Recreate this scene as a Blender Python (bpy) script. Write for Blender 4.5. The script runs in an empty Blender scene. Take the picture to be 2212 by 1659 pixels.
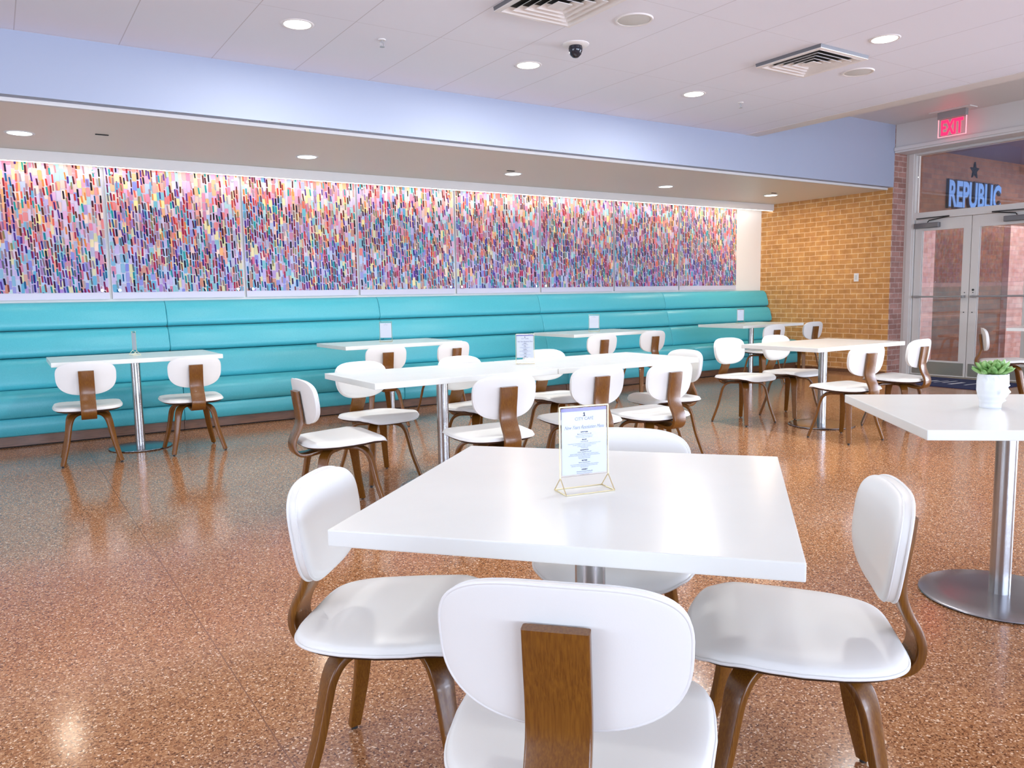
import bpy, bmesh, math, random
from mathutils import Vector, Matrix
random.seed(7)
PI = math.pi
C = bpy.context.scene.collection
S = bpy.context.scene

# ------------------------------------------------------------------ camera
W_, H_ = 2212, 1659
FPX = 1698.67
yaw, pit, rol = 0.578923253, 0.111598075, -0.0179735994
fw = Vector((math.sin(yaw)*math.cos(pit), math.cos(yaw)*math.cos(pit), -math.sin(pit)))
rt = Vector((math.cos(yaw), -math.sin(yaw), 0)); up = rt.cross(fw)
rt2 = math.cos(rol)*rt + math.sin(rol)*up; up2 = -math.sin(rol)*rt + math.cos(rol)*up
cam = bpy.data.cameras.new('camera'); camo = bpy.data.objects.new('camera', cam); C.objects.link(camo)
M = Matrix((rt2, up2, -fw)).transposed().to_4x4(); M.translation = Vector((0, 0, 1.23))
camo.matrix_world = M
cam.sensor_width = 36; cam.lens = FPX/W_*36; cam.clip_start = 0.05; cam.clip_end = 200
S.camera = camo

# ------------------------------------------------------------------ colour management, world
S.view_settings.view_transform = 'Standard'; S.view_settings.look = 'None'
S.view_settings.gamma = 1; S.view_settings.exposure = 0.45; S.view_settings.use_curve_mapping = False
w = bpy.data.worlds.new('world'); S.world = w; w.use_nodes = True
bg = w.node_tree.nodes['Background']; bg.inputs[0].default_value = (0.72, 0.82, 1.0, 1); bg.inputs[1].default_value = 1.2

def area(name, loc, size, power, col, direction, shape='RECTANGLE'):
    l = bpy.data.lights.new(name, 'AREA'); l.shape = shape
    l.size = size[0]
    if shape == 'RECTANGLE': l.size_y = size[1]
    l.energy = power; l.color = col
    o = bpy.data.objects.new(name, l); C.objects.link(o); o.location = loc
    o.rotation_euler = Vector(direction).to_track_quat('-Z', 'Y').to_euler()
    return o
# daylight outside the big windows in the wall behind the camera: sky light coming down, and up-tilted fill added to brighten the ceiling
for i, x in enumerate((-1.6, 1.7, 5.0, 8.3)):
    area('sky_daylight', (x, -8.9, 2.6), (3.0, 2.0), 160 if i < 3 else 230, (0.60, 0.75, 1.0), (0, 1, -0.12))
    area('uplight_fill', (x, -8.9, 0.5), (3.0, 1.6), 350 if i < 3 else 460, (0.74, 0.84, 1.0), (0, 1, 0.45))
# daylight outside the side windows on the left and on the right, with the same added up-tilted fill
area('sky_daylight', (-6.9, 2.2, 2.4), (6.2, 2.0), 170, (0.68, 0.80, 1.0), (1, 0, -0.15))
area('uplight_fill', (-6.9, 2.2, 0.5), (6.2, 1.6), 240, (0.80, 0.87, 1.0), (1, 0, 0.5))
area('sky_daylight', (11.6, -0.8, 2.3), (5.0, 1.8), 250, (0.64, 0.78, 1.0), (-1, 0.1, -0.20))
area('uplight_fill', (11.6, -0.8, 0.6), (5.0, 1.4), 230, (0.78, 0.86, 1.0), (-1, 0.1, 0.7))

# ------------------------------------------------------------------ materials
def mat(name, col, rough=0.5, metal=0.0, spec=0.5, coat=0.0, emis=None, estr=0.0, sheen=0.0):
    m = bpy.data.materials.new(name); m.use_nodes = True
    b = m.node_tree.nodes['Principled BSDF']
    b.inputs['Base Color'].default_value = (*col, 1); b.inputs['Roughness'].default_value = rough
    b.inputs['Metallic'].default_value = metal; b.inputs['Specular IOR Level'].default_value = spec
    b.inputs['Coat Weight'].default_value = coat
    if emis: b.inputs['Emission Color'].default_value = (*emis, 1); b.inputs['Emission Strength'].default_value = estr
    return m
def N(m, t, **kw):
    n = m.node_tree.nodes.new(t)
    for k, v in kw.items(): setattr(n, k, v)
    return n
def L(m, a, b): m.node_tree.links.new(a, b)
def bsdf(m): return m.node_tree.nodes['Principled BSDF']
def coords(m, kind='Object'):
    n = N(m, 'ShaderNodeTexCoord'); return n.outputs[kind]
def ramp(m, stops, interp='LINEAR'):
    r = N(m, 'ShaderNodeValToRGB'); r.color_ramp.interpolation = interp
    e = r.color_ramp.elements
    while len(e) < len(stops): e.new(0.5)
    for el, (p, c) in zip(e, stops): el.position = p; el.color = (*c, 1)
    return r
def add_noise_bump(m, scale=60, strength=0.05, dist=0.01):
    n = N(m, 'ShaderNodeTexNoise'); n.inputs['Scale'].default_value = scale; L(m, coords(m), n.inputs['Vector'])
    b = N(m, 'ShaderNodeBump'); b.inputs['Strength'].default_value = strength; b.inputs['Distance'].default_value = dist
    L(m, n.outputs['Fac'], b.inputs['Height']); L(m, b.outputs['Normal'], bsdf(m).inputs['Normal'])
def vary(m, c1, c2, scale=3.0, detail=4):
    n = N(m, 'ShaderNodeTexNoise'); n.inputs['Scale'].default_value = scale; n.inputs['Detail'].default_value = detail
    L(m, coords(m), n.inputs['Vector']); r = ramp(m, [(0.3, c1), (0.7, c2)]); L(m, n.outputs['Fac'], r.inputs['Fac'])
    L(m, r.outputs['Color'], bsdf(m).inputs['Base Color'])

WHITE_VINYL = mat('white_vinyl', (0.80, 0.80, 0.765), 0.36); add_noise_bump(WHITE_VINYL, 400, 0.04, 0.002)
PIPING = mat('white_piping', (0.80, 0.80, 0.78), 0.35)
TABLE_WHITE = mat('white_solid_surface', (0.79, 0.80, 0.76), 0.22, spec=0.35)
vary(TABLE_WHITE, (0.78, 0.795, 0.75), (0.81, 0.825, 0.78), 4)
STEEL = mat('brushed_steel', (0.46, 0.46, 0.46), 0.26, 1.0)
STEEL_B = mat('brushed_steel_base', (0.38, 0.38, 0.40), 0.20, 1.0)
CHROME = mat('chrome', (0.75, 0.75, 0.76), 0.10, 1.0)
BLACKM = mat('black_metal', (0.02, 0.02, 0.02), 0.5)
GREYM = mat('grey_metal', (0.42, 0.42, 0.42), 0.4, 0.6)
DARKGREY = mat('dark_grey_metal', (0.20, 0.20, 0.21), 0.4, 0.6)
GOLD = mat('gold_wire', (0.70, 0.60, 0.36), 0.28, 1.0)
PAINT_W = mat('white_wall_paint', (0.80, 0.78, 0.74), 0.6); add_noise_bump(PAINT_W, 250, 0.05, 0.002)
PAINT_S = mat('soffit_face_paint', (0.36, 0.405, 0.52), 0.6); add_noise_bump(PAINT_S, 250, 0.05, 0.002)
PAINT_B = mat('beige_soffit_paint', (0.78, 0.69, 0.59), 0.42); add_noise_bump(PAINT_B, 250, 0.06, 0.002)
PAINT_T = mat('pale_trim_paint', (0.70, 0.68, 0.66), 0.5)
FRAME_G = mat('door_frame_paint', (0.66, 0.64, 0.61), 0.4)
KICKP = mat('kick_plate_steel', (0.50, 0.48, 0.42), 0.35, 0.9)
PLASTIC_W = mat('white_plastic', (0.78, 0.76, 0.75), 0.4)
SPK = mat('speaker_grille', (0.60, 0.61, 0.60), 0.7)
LENS = mat('lit_lens', (1, 1, 1), 0.5, emis=(0.95, 1.0, 1.0), estr=3.2)
STRIPL = mat('lit_cove_strip', (1, 1, 1), 0.5, emis=(1.0, 0.97, 0.95), estr=3)
DARKGLASS = mat('dark_dome', (0.02, 0.02, 0.03), 0.05)
DARK = mat('dark_gap', (0.02, 0.018, 0.016), 0.8)
REDE = mat('lit_red_letters', (1, 0.02, 0.05), 0.4, emis=(1.0, 0.01, 0.06), estr=2.2)
REDL = mat('lit_red_edge', (1, 0.3, 0.35), 0.4, emis=(1.0, 0.35, 0.40), estr=1.0)
INK = mat('navy_ink', (0.01, 0.012, 0.06), 0.7)
INKG = mat('grey_ink', (0.20, 0.22, 0.30), 0.7)
PAPER = mat('white_paper', (0.80, 0.83, 0.88), 0.55)
TINT = mat('violet_paper', (0.35, 0.33, 0.62), 0.5)
BLUEL = mat('light_blue_letter', (0.14, 0.34, 0.78), 0.5, emis=(0.12, 0.32, 0.8), estr=0.15)
NAVYL = mat('navy_letter', (0.01, 0.012, 0.05), 0.5)
STAR = mat('dark_star', (0.004, 0.006, 0.016), 0.9, spec=0.1)
MATB = mat('navy_mat', (0.008, 0.02, 0.09), 0.9)
MATW = mat('white_mat_print', (0.6, 0.65, 0.72), 0.9)
CERAMIC = mat('white_ceramic', (0.72, 0.74, 0.76), 0.22)
SOIL = mat('soil', (0.03, 0.02, 0.012), 0.9)
PURPLE = mat('vestibule_ceiling_paint', (0.16, 0.15, 0.28), 0.7)

def teal():
    m = mat('teal_vinyl', (0.10, 0.52, 0.58), 0.36)
    n = N(m, 'ShaderNodeTexNoise'); n.inputs['Scale'].default_value = 220
    L(m, coords(m), n.inputs['Vector'])
    r = ramp(m, [(0.3, (0.060, 0.42, 0.50)), (0.7, (0.090, 0.50, 0.57))]); L(m, n.outputs['Fac'], r.inputs['Fac'])
    L(m, r.outputs['Color'], bsdf(m).inputs['Base Color'])
    b = N(m, 'ShaderNodeBump'); b.inputs['Strength'].default_value = 0.06; b.inputs['Distance'].default_value = 0.004
    L(m, n.outputs['Fac'], b.inputs['Height']); L(m, b.outputs['Normal'], bsdf(m).inputs['Normal'])
    return m
TEAL = teal()

def wood(name, c1, c2, rough=0.32, sc=(40, 40, 3)):
    m = mat(name, c1, rough, coat=0.15)
    mp = N(m, 'ShaderNodeMapping'); mp.inputs['Scale'].default_value = sc; L(m, coords(m), mp.inputs['Vector'])
    n = N(m, 'ShaderNodeTexNoise'); n.inputs['Scale'].default_value = 2.2; n.inputs['Detail'].default_value = 6
    n.inputs['Distortion'].default_value = 0.6; L(m, mp.outputs['Vector'], n.inputs['Vector'])
    r = ramp(m, [(0.32, c1), (0.68, c2)]); L(m, n.outputs['Fac'], r.inputs['Fac'])
    L(m, r.outputs['Color'], bsdf(m).inputs['Base Color'])
    return m
WALNUT = wood('walnut_ply', (0.125, 0.042, 0.005), (0.205, 0.078, 0.009), 0.27, (150, 150, 6))
KICKW = wood('toe_kick_wood', (0.10, 0.045, 0.022), (0.19, 0.085, 0.042), 0.4, (3, 30, 40))
SHELLW = wood('seat_shell_ply', (0.055, 0.022, 0.010), (0.10, 0.042, 0.016), 0.45)

def brick(name, axis, c1, c2, mortar, rough=0.75, tone=1.0):
    m = mat(name, c1, rough)
    sx = N(m, 'ShaderNodeSeparateXYZ'); L(m, coords(m), sx.inputs[0])
    cx = N(m, 'ShaderNodeCombineXYZ'); L(m, sx.outputs[axis], cx.inputs['X']); L(m, sx.outputs['Z'], cx.inputs['Y'])
    nd = N(m, 'ShaderNodeTexNoise'); nd.inputs['Scale'].default_value = 14; L(m, coords(m), nd.inputs['Vector'])
    vm = N(m, 'ShaderNodeVectorMath', operation='MULTIPLY_ADD')
    vm.inputs[1].default_value = (0.012, 0.012, 0); L(m, nd.outputs['Color'], vm.inputs[0]); L(m, cx.outputs[0], vm.inputs[2])
    b = N(m, 'ShaderNodeTexBrick'); L(m, vm.outputs[0], b.inputs['Vector'])
    b.inputs['Color1'].default_value = (*c1, 1); b.inputs['Color2'].default_value = (*c2, 1); b.inputs['Mortar'].default_value = (*mortar, 1)
    b.inputs['Scale'].default_value = 1; b.inputs['Brick Width'].default_value = 0.205; b.inputs['Row Height'].default_value = 0.0735
    b.inputs['Mortar Size'].default_value = 0.0055; b.inputs['Mortar Smooth'].default_value = 0.2; b.inputs['Bias'].default_value = 0.0
    n = N(m, 'ShaderNodeTexNoise'); n.inputs['Scale'].default_value = 9; n.inputs['Detail'].default_value = 6; L(m, coords(m), n.inputs['Vector'])
    mx = N(m, 'ShaderNodeMix', data_type='RGBA', blend_type='OVERLAY'); mx.inputs['Factor'].default_value = 0.5
    L(m, b.outputs['Color'], mx.inputs['A']); L(m, n.outputs['Fac'], mx.inputs['B'])
    hs = N(m, 'ShaderNodeHueSaturation'); hs.inputs['Saturation'].default_value = 1.0; hs.inputs['Value'].default_value = tone
    L(m, mx.outputs['Result'], hs.inputs['Color'])
    L(m, hs.outputs['Color'], bsdf(m).inputs['Base Color'])
    bp = N(m, 'ShaderNodeBump'); bp.inputs['Strength'].default_value = 0.6; bp.inputs['Distance'].default_value = 0.01; bp.invert = True
    L(m, b.outputs['Fac'], bp.inputs['Height']); L(m, bp.outputs['Normal'], bsdf(m).inputs['Normal'])
    return m
BRICK_Y = brick('tan_brick', 'Y', (0.50, 0.230, 0.062), (0.60, 0.290, 0.090), (0.74, 0.52, 0.30))
BRICK_X = brick('blue_lit_tan_brick', 'X', (0.30, 0.15, 0.12), (0.42, 0.22, 0.18), (0.50, 0.38, 0.34))  # the tan brick again, with bluish window light put into its colour
BRICK_D = brick('dark_brick', 'X', (0.19, 0.075, 0.045), (0.27, 0.115, 0.065), (0.20, 0.12, 0.10))
BRICK_SUN = brick('sunlit_brick', 'X', (0.62, 0.34, 0.30), (0.78, 0.50, 0.46), (0.62, 0.42, 0.40))  # vestibule brick where sun falls, the sunlight put into a paler colour

def terrazzo():
    m = mat('terrazzo', (0.5, 0.3, 0.2), 0.14)
    co = coords(m)
    nd = N(m, 'ShaderNodeTexNoise'); nd.inputs['Scale'].default_value = 60; L(m, co, nd.inputs['Vector'])
    vm = N(m, 'ShaderNodeVectorMath', operation='MULTIPLY_ADD'); vm.inputs[1].default_value = (0.010, 0.010, 0); L(m, nd.outputs['Color'], vm.inputs[0]); L(m, co, vm.inputs[2])
    v = N(m, 'ShaderNodeTexVoronoi'); v.inputs['Scale'].default_value = 190; v.inputs['Randomness'].default_value = 1.0; L(m, vm.outputs[0], v.inputs['Vector'])
    sp = N(m, 'ShaderNodeSeparateColor'); L(m, v.outputs['Color'], sp.inputs[0])
    r = ramp(m, [(0.0, (0.112, 0.040, 0.016)), (0.14, (0.269, 0.106, 0.040)), (0.34, (0.403, 0.179, 0.074)), (0.58, (0.515, 0.252, 0.112)), (0.80, (0.627, 0.353, 0.185)), (0.93, (0.896, 0.672, 0.470))], 'CONSTANT')
    L(m, sp.outputs[0], r.inputs['Fac'])
    v2 = N(m, 'ShaderNodeTexVoronoi', feature='DISTANCE_TO_EDGE'); v2.inputs['Scale'].default_value = 190; L(m, vm.outputs[0], v2.inputs['Vector'])
    e = N(m, 'ShaderNodeMapRange'); e.inputs['From Min'].default_value = 0.02; e.inputs['From Max'].default_value = 0.10; L(m, v2.outputs['Distance'], e.inputs['Value'])
    mx = N(m, 'ShaderNodeMix', data_type='RGBA'); mx.inputs['A'].default_value = (0.35, 0.155, 0.072, 1); L(m, e.outputs[0], mx.inputs['Factor']); L(m, r.outputs['Color'], mx.inputs['B'])
    n = N(m, 'ShaderNodeTexNoise'); n.inputs['Scale'].default_value = 0.9; n.inputs['Detail'].default_value = 3; L(m, co, n.inputs['Vector'])
    rr = ramp(m, [(0.3, (0.93, 0.93, 0.93)), (0.7, (1.05, 1.04, 1.03))]); L(m, n.outputs['Fac'], rr.inputs['Fac'])
    mu = N(m, 'ShaderNodeMix', data_type='RGBA', blend_type='MULTIPLY'); mu.inputs['Factor'].default_value = 1
    L(m, mx.outputs['Result'], mu.inputs['A']); L(m, rr.outputs['Color'], mu.inputs['B'])
    # zinc joints along Y every 3.05 m
    sx = N(m, 'ShaderNodeSeparateXYZ'); L(m, co, sx.inputs[0])
    def joint(out, off, pitch):
        a = N(m, 'ShaderNodeMath', operation='SUBTRACT'); L(m, out, a.inputs[0]); a.inputs[1].default_value = off
        b = N(m, 'ShaderNodeMath', operation='DIVIDE'); L(m, a.outputs[0], b.inputs[0]); b.inputs[1].default_value = pitch
        f = N(m, 'ShaderNodeMath', operation='FRACT'); L(m, b.outputs[0], f.inputs[0])
        l = N(m, 'ShaderNodeMath', operation='LESS_THAN'); L(m, f.outputs[0], l.inputs[0]); l.inputs[1].default_value = 0.004/pitch
        return l.outputs[0]
    j = N(m, 'ShaderNodeMath', operation='MAXIMUM'); L(m, joint(sx.outputs['X'], 0.572, 3.05), j.inputs[0]); j.inputs[1].default_value = 0
    mj = N(m, 'ShaderNodeMix', data_type='RGBA'); mj.inputs['B'].default_value = (0.22, 0.10, 0.055, 1); L(m, j.outputs[0], mj.inputs['Factor']); L(m, mu.outputs['Result'], mj.inputs['A'])
    L(m, mj.outputs['Result'], bsdf(m).inputs['Base Color'])
    return m
TERRAZZO = terrazzo()

def ceiling_tiles():
    m = mat('ceiling_tile', (0.84, 0.81, 0.81), 0.75)
    sx = N(m, 'ShaderNodeSeparateXYZ'); L(m, coords(m), sx.inputs[0])
    def joint(out, off, pitch, wd):
        a = N(m, 'ShaderNodeMath', operation='SUBTRACT'); L(m, out, a.inputs[0]); a.inputs[1].default_value = off
        b = N(m, 'ShaderNodeMath', operation='DIVIDE'); L(m, a.outputs[0], b.inputs[0]); b.inputs[1].default_value = pitch
        f = N(m, 'ShaderNodeMath', operation='FRACT'); L(m, b.outputs[0], f.inputs[0])
        l = N(m, 'ShaderNodeMath', operation='LESS_THAN'); L(m, f.outputs[0], l.inputs[0]); l.inputs[1].default_value = wd/pitch
        return l.outputs[0]
    j = N(m, 'ShaderNodeMath', operation='MAXIMUM'); L(m, joint(sx.outputs['X'], 0.253, 0.6385, 0.006), j.inputs[0]); L(m, joint(sx.outputs['Y'], 5.15-0.6385*12, 1.277, 0.003), j.inputs[1])
    mj = N(m, 'ShaderNodeMix', data_type='RGBA'); mj.inputs['A'].default_value = (0.78, 0.81, 0.91, 1); mj.inputs['B'].default_value = (0.56, 0.56, 0.62, 1)
    L(m, j.outputs[0], mj.inputs['Factor']); L(m, mj.outputs['Result'], bsdf(m).inputs['Base Color'])
    return m
TILES = ceiling_tiles()

def pane_mat(name, tint=(0.93, 0.95, 0.95), refl=1.0):
    m = bpy.data.materials.new(name); m.use_nodes = True; nt = m.node_tree; nt.nodes.clear()
    o = nt.nodes.new('ShaderNodeOutputMaterial'); t = nt.nodes.new('ShaderNodeBsdfTransparent'); t.inputs[0].default_value = (*tint, 1)
    g = nt.nodes.new('ShaderNodeBsdfGlossy'); g.inputs['Roughness'].default_value = 0.02
    f = nt.nodes.new('ShaderNodeFresnel'); f.inputs['IOR'].default_value = 1.52
    k = nt.nodes.new('ShaderNodeMath'); k.operation = 'MULTIPLY'; k.inputs[1].default_value = refl
    mx = nt.nodes.new('ShaderNodeMixShader')
    nt.links.new(f.outputs[0], k.inputs[0]); nt.links.new(k.outputs[0], mx.inputs[0]); nt.links.new(t.outputs[0], mx.inputs[1]); nt.links.new(g.outputs[0], mx.inputs[2]); nt.links.new(mx.outputs[0], o.inputs[0])
    return m
GLASS = pane_mat('door_glass', (0.86, 0.86, 0.86), 2.2)
CLEAR = pane_mat('clear_acrylic', (0.97, 0.97, 0.98), 0.8)

def stroke_mat():
    m = mat('painted_strokes', (1, 1, 1), 0.6, spec=0.2)
    a = N(m, 'ShaderNodeAttribute'); a.attribute_name = 'col'
    L(m, a.outputs['Color'], bsdf(m).inputs['Base Color'])
    return m
STROKES = stroke_mat()
ACRYL = mat('mural_panel_base', (0.56, 0.54, 0.64), 0.35)

def leaf_mat():
    m = mat('succulent_leaf', (0.2, 0.4, 0.12), 0.45)
    n = N(m, 'ShaderNodeTexNoise'); n.inputs['Scale'].default_value = 30; L(m, coords(m), n.inputs['Vector'])
    r = ramp(m, [(0.35, (0.10, 0.26, 0.05)), (0.65, (0.32, 0.52, 0.18))]); L(m, n.outputs['Fac'], r.inputs['Fac']); L(m, r.outputs['Color'], bsdf(m).inputs['Base Color'])
    return m
LEAF = leaf_mat()

# ------------------------------------------------------------------ mesh helpers
def obj(name, bm, m, parent=None, smooth=None, loc=None):
    me = bpy.data.meshes.new(name); bmesh.ops.recalc_face_normals(bm, faces=bm.faces); bm.to_mesh(me); bm.free()
    if smooth is not None:
        for p in me.polygons: p.use_smooth = True
        if smooth < 3: me.set_sharp_from_angle(angle=smooth)
    me.materials.append(m)
    o = bpy.data.objects.new(name, me); C.objects.link(o)
    if parent: o.parent = parent
    if loc: o.location = loc
    return o
def tag(o, label, cat, group=None):
    o['label'] = label; o['category'] = cat
    if group: o['group'] = group
    return o
def thing(name, label, cat, loc=(0, 0, 0), rot=0, group=None):
    o = bpy.data.objects.new(name, None); C.objects.link(o); o.location = loc; o.rotation_euler = (0, 0, rot)
    o.empty_display_size = 0.1
    return tag(o, label, cat, group)
def struct(name, bm, m, parent=None, **k):
    o = obj(name, bm, m, parent, **k)
    if not parent: o['kind'] = 'structure'
    return o
def bx(bm, x0, x1, y0, y1, z0, z1, bev=0):
    r = bmesh.ops.create_cube(bm, size=1); vs = r['verts']
    for v in vs:
        v.co = Vector(((x0+x1)/2 + v.co.x*(x1-x0), (y0+y1)/2 + v.co.y*(y1-y0), (z0+z1)/2 + v.co.z*(z1-z0)))
    if bev:
        es = list({e for v in vs for e in v.link_edges})
        bmesh.ops.bevel(bm, geom=es, offset=bev, segments=2, affect='EDGES', profile=0.6)
    return bm
def box(x0, x1, y0, y1, z0, z1, bev=0): return bx(bmesh.new(), x0, x1, y0, y1, z0, z1, bev)
def lathe(prof, seg=40, center=(0, 0)):
    bm = bmesh.new(); rings = []
    for r, z in prof:
        if r < 1e-6: rings.append([bm.verts.new((center[0], center[1], z))])
        else: rings.append([bm.verts.new((center[0]+r*math.cos(2*PI*i/seg), center[1]+r*math.sin(2*PI*i/seg), z)) for i in range(seg)])
    for a, b in zip(rings, rings[1:]):
        for i in range(seg):
            j = (i+1) % seg
            if len(a) == 1 and len(b) == 1: continue
            if len(a) == 1: bm.faces.new((a[0], b[i], b[j]))
            elif len(b) == 1: bm.faces.new((a[i], a[j], b[0]))
            else: bm.faces.new((a[i], a[j], b[j], b[i]))
    return bm
def spline(pts, n=6):
    P = [Vector(p) for p in pts]; out = []
    Q = [P[0]*2-P[1]] + P + [P[-1]*2-P[-2]]
    for i in range(1, len(Q)-2):
        p0, p1, p2, p3 = Q[i-1:i+3]
        for k in range(n):
            t = k/n
            out.append(0.5*((2*p1)+(p2-p0)*t+(2*p0-5*p1+4*p2-p3)*t*t+(3*p1-p0-3*p2+p3)*t**3))
    out.append(P[-1]); return out
def tube(bm, pts, r, seg=8, closed=False):
    P = [Vector(p) for p in pts]; n = len(P); rings = []
    prevn = None
    for i, p in enumerate(P):
        if closed: t = (P[(i+1) % n]-P[i-1]).normalized()
        else: t = (P[min(i+1, n-1)]-P[max(i-1, 0)]).normalized()
        a = Vector((0, 0, 1)) if prevn is None else prevn
        if abs(a.dot(t)) > 0.95 and prevn is None: a = Vector((1, 0, 0))
        nn = (a-t*a.dot(t)).normalized(); prevn = nn; b = t.cross(nn)
        rings.append([bm.verts.new(p+nn*r*math.cos(2*PI*k/seg)+b*r*math.sin(2*PI*k/seg)) for k in range(seg)])
    m = n if closed else n-1
    for i in range(m):
        a, b = rings[i], rings[(i+1) % n]
        for k in range(seg): bm.faces.new((a[k], a[(k+1) % seg], b[(k+1) % seg], b[k]))
    if not closed:
        bm.faces.new(rings[0]); bm.faces.new(rings[-1][::-1])
    return bm
def rrect(w, t, r=0.005, n=3):
    pts = []
    for cx, cy, a0 in ((w/2-r, t/2-r, 0), (-w/2+r, t/2-r, 90), (-w/2+r, -t/2+r, 180), (w/2-r, -t/2+r, 270)):
        for k in range(n+1):
            a = math.radians(a0+90*k/n); pts.append((cx+r*math.cos(a), cy+r*math.sin(a)))
    return pts
def ply(path, side, width, thick, r=0.005):
    """sweep a rounded plank along a planar path; side = constant width direction; width(t)"""
    bm = bmesh.new(); P = [Vector(p) for p in path]; n = len(P); side = Vector(side).normalized(); rings = []
    for i, p in enumerate(P):
        t = (P[min(i+1, n-1)]-P[max(i-1, 0)]).normalized(); nn = t.cross(side).normalized()
        wd = width(i/(n-1)) if callable(width) else width
        rings.append([bm.verts.new(p+side*a+nn*b) for a, b in rrect(wd, thick, r)])
    k = len(rings[0])
    for a, b in zip(rings, rings[1:]):
        for i in range(k): bm.faces.new((a[i], a[(i+1) % k], b[(i+1) % k], b[i]))
    bm.faces.new(rings[0]); bm.faces.new(rings[-1][::-1])
    return bm
def cushion(outline, h_up, h_dn, fmap, rings=10, seg=64, edge=4.0, wall=0.0):
    bm = bmesh.new(); ts = [math.sin(PI/2*(k/rings)) for k in range(1, rings+1)]
    def ring(t, w): return [bm.verts.new(fmap(u*t, v*t, w)) for u, v in outline(seg)]
    R = []; top = bm.verts.new(fmap(0, 0, h_up))
    for t in ts: R.append(ring(t if t < 1 or not wall else 0.994, wall+(h_up-wall)*max(0, 1-t**edge)**0.5))
    if wall:
        R.append(ring(1.0, wall*0.80)); R.append(ring(1.0, wall*0.25)); R.append(ring(0.998, 0.0))
    for t in reversed(ts[:-1]): R.append(ring(t, -h_dn*max(0, 1-t**(edge*2))**0.5))
    bot = bm.verts.new(fmap(0, 0, -h_dn))
    for i in range(seg): bm.faces.new((top, R[0][i], R[0][(i+1) % seg]))
    for a, b in zip(R, R[1:]):
        for i in range(seg): bm.faces.new((a[i], b[i], b[(i+1) % seg], a[(i+1) % seg]))
    for i in range(seg): bm.faces.new((bot, R[-1][(i+1) % seg], R[-1][i]))
    return bm
def text_bm(body, size, extrude=0.0, offset=0.0, shear=0.0, align='CENTER', spacing=1.0):
    cu = bpy.data.curves.new('t', 'FONT'); cu.body = body; cu.size = size; cu.extrude = extrude; cu.offset = offset
    cu.shear = shear; cu.align_x = align; cu.space_character = spacing; cu.resolution_u = 3
    o = bpy.data.objects.new('t', cu); C.objects.link(o)
    me = bpy.data.meshes.new_from_object(o.evaluated_get(bpy.context.evaluated_depsgraph_get()))
    bm = bmesh.new(); bm.from_mesh(me)
    bpy.data.objects.remove(o); bpy.data.curves.remove(cu); bpy.data.meshes.remove(me)
    return bm
def merge(dst, src, mtx):
    me = bpy.data.meshes.new('tmp'); bmesh.ops.transform(src, matrix=mtx, verts=src.verts); src.to_mesh(me); src.free()
    dst.from_mesh(me); bpy.data.meshes.remove(me)
def children(o): return [c for c in bpy.data.objects if c.parent == o]
def dup(root, loc, rot, label, group=None):
    kids = children(root)
    r = root.copy(); C.objects.link(r); r.location = loc; r.rotation_euler = (0, 0, rot); r['label'] = label
    if group: r['group'] = group
    for ch in kids:
        c = ch.copy(); C.objects.link(c); c.parent = r
        for g in children(ch):
            d = g.copy(); C.objects.link(d); d.parent = c
    return r

# ------------------------------------------------------------------ room
YF, YW, XB, XD = 6.45, 8.72, 10.65, 10.95       # soffit face, mural wall, brick wall, door wall
ZC, ZS, ZR = 3.07, 2.62, 3.49
struct('floor', box(-7.2, 17, -9.2, 9.0, -0.1, 0), TERRAZZO)
bm = bmesh.new(); bx(bm, -6.5, 7.57, -8.5, YF, ZC, ZC+0.12); struct('ceiling', bm, TILES)
bm = bmesh.new(); bx(bm, 7.57, 7.78, -8.5, YF, ZC-0.004, ZC+0.10); struct('trim_1', bm, PAINT_T)
bm = bmesh.new(); bx(bm, 7.70, 7.78, -8.5, YF, ZC+0.10, ZR+0.05); struct('trim_2', bm, PAINT_T)
struct('ceiling', box(7.78, XD+0.15, -8.5, YF+0.05, ZR, ZR+0.1), PAINT_T)
# soffit over the bench: face, reveal, lip and underside
struct('trim_3', box(-6.5, XB, YF, YF+0.10, ZS+0.025, ZR+0.05), PAINT_S)
struct('trim_4', box(-6.5, XB, YF+0.085, YF+0.125, ZS-0.004, ZS+0.024), PAINT_T)
struct('ceiling', box(-6.5, XB, YF+0.125, YW, ZS, ZS+0.08), PAINT_B)
struct('wall_back', box(-6.5, XB, YW, YW+0.15, 0, ZR), PAINT_W)
# brick wall at the end of the bench with its return to the doors
struct('wall_right', box(XB, XB+0.28, YF+0.012, YW+0.15, 0, ZR+0.05), BRICK_Y)
struct('wall_right', box(XB+0.002, XD, YF, YF+0.012, 0, ZR+0.05), BRICK_X)
struct('baseboard_right', box(XB-0.012, XB, YF+0.03, YW-0.02, 0, 0.05), KICKW)

# wall behind the camera and the left wall, with windows
bm = bmesh.new(); YB, XL = -8.5, -6.5
bx(bm, XL, XD+0.15, YB, YB+0.15, 0, 0.45); bx(bm, XL, XD+0.15, YB, YB+0.15, 3.0, ZR)
xs = [XL, -3.1, -0.1, 0.2, 3.2, 3.5, 6.5, 6.8, 9.8, XD+0.15]
for i in range(0, 10, 2): bx(bm, xs[i], xs[i+1], YB, YB+0.15, 0.45, 3.0)
struct('wall_front', bm, PAINT_W)
for i in range(4):
    a, b = xs[1+2*i], xs[2+2*i]
    bm = bmesh.new()
    for p in (a, (a+b)/2-0.025, b-0.05): bx(bm, p, p+0.05, YB+0.04, YB+0.11, 0.45, 3.0)
    for z in (0.45, 2.95): bx(bm, a, b, YB+0.045, YB+0.105, z, z+0.05)
    f = struct(f'window_{i+1}', bm, FRAME_G)
    obj('pane', box(a+0.02, b-0.02, YB+0.07, YB+0.078, 0.47, 2.98), CLEAR, f)
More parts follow.
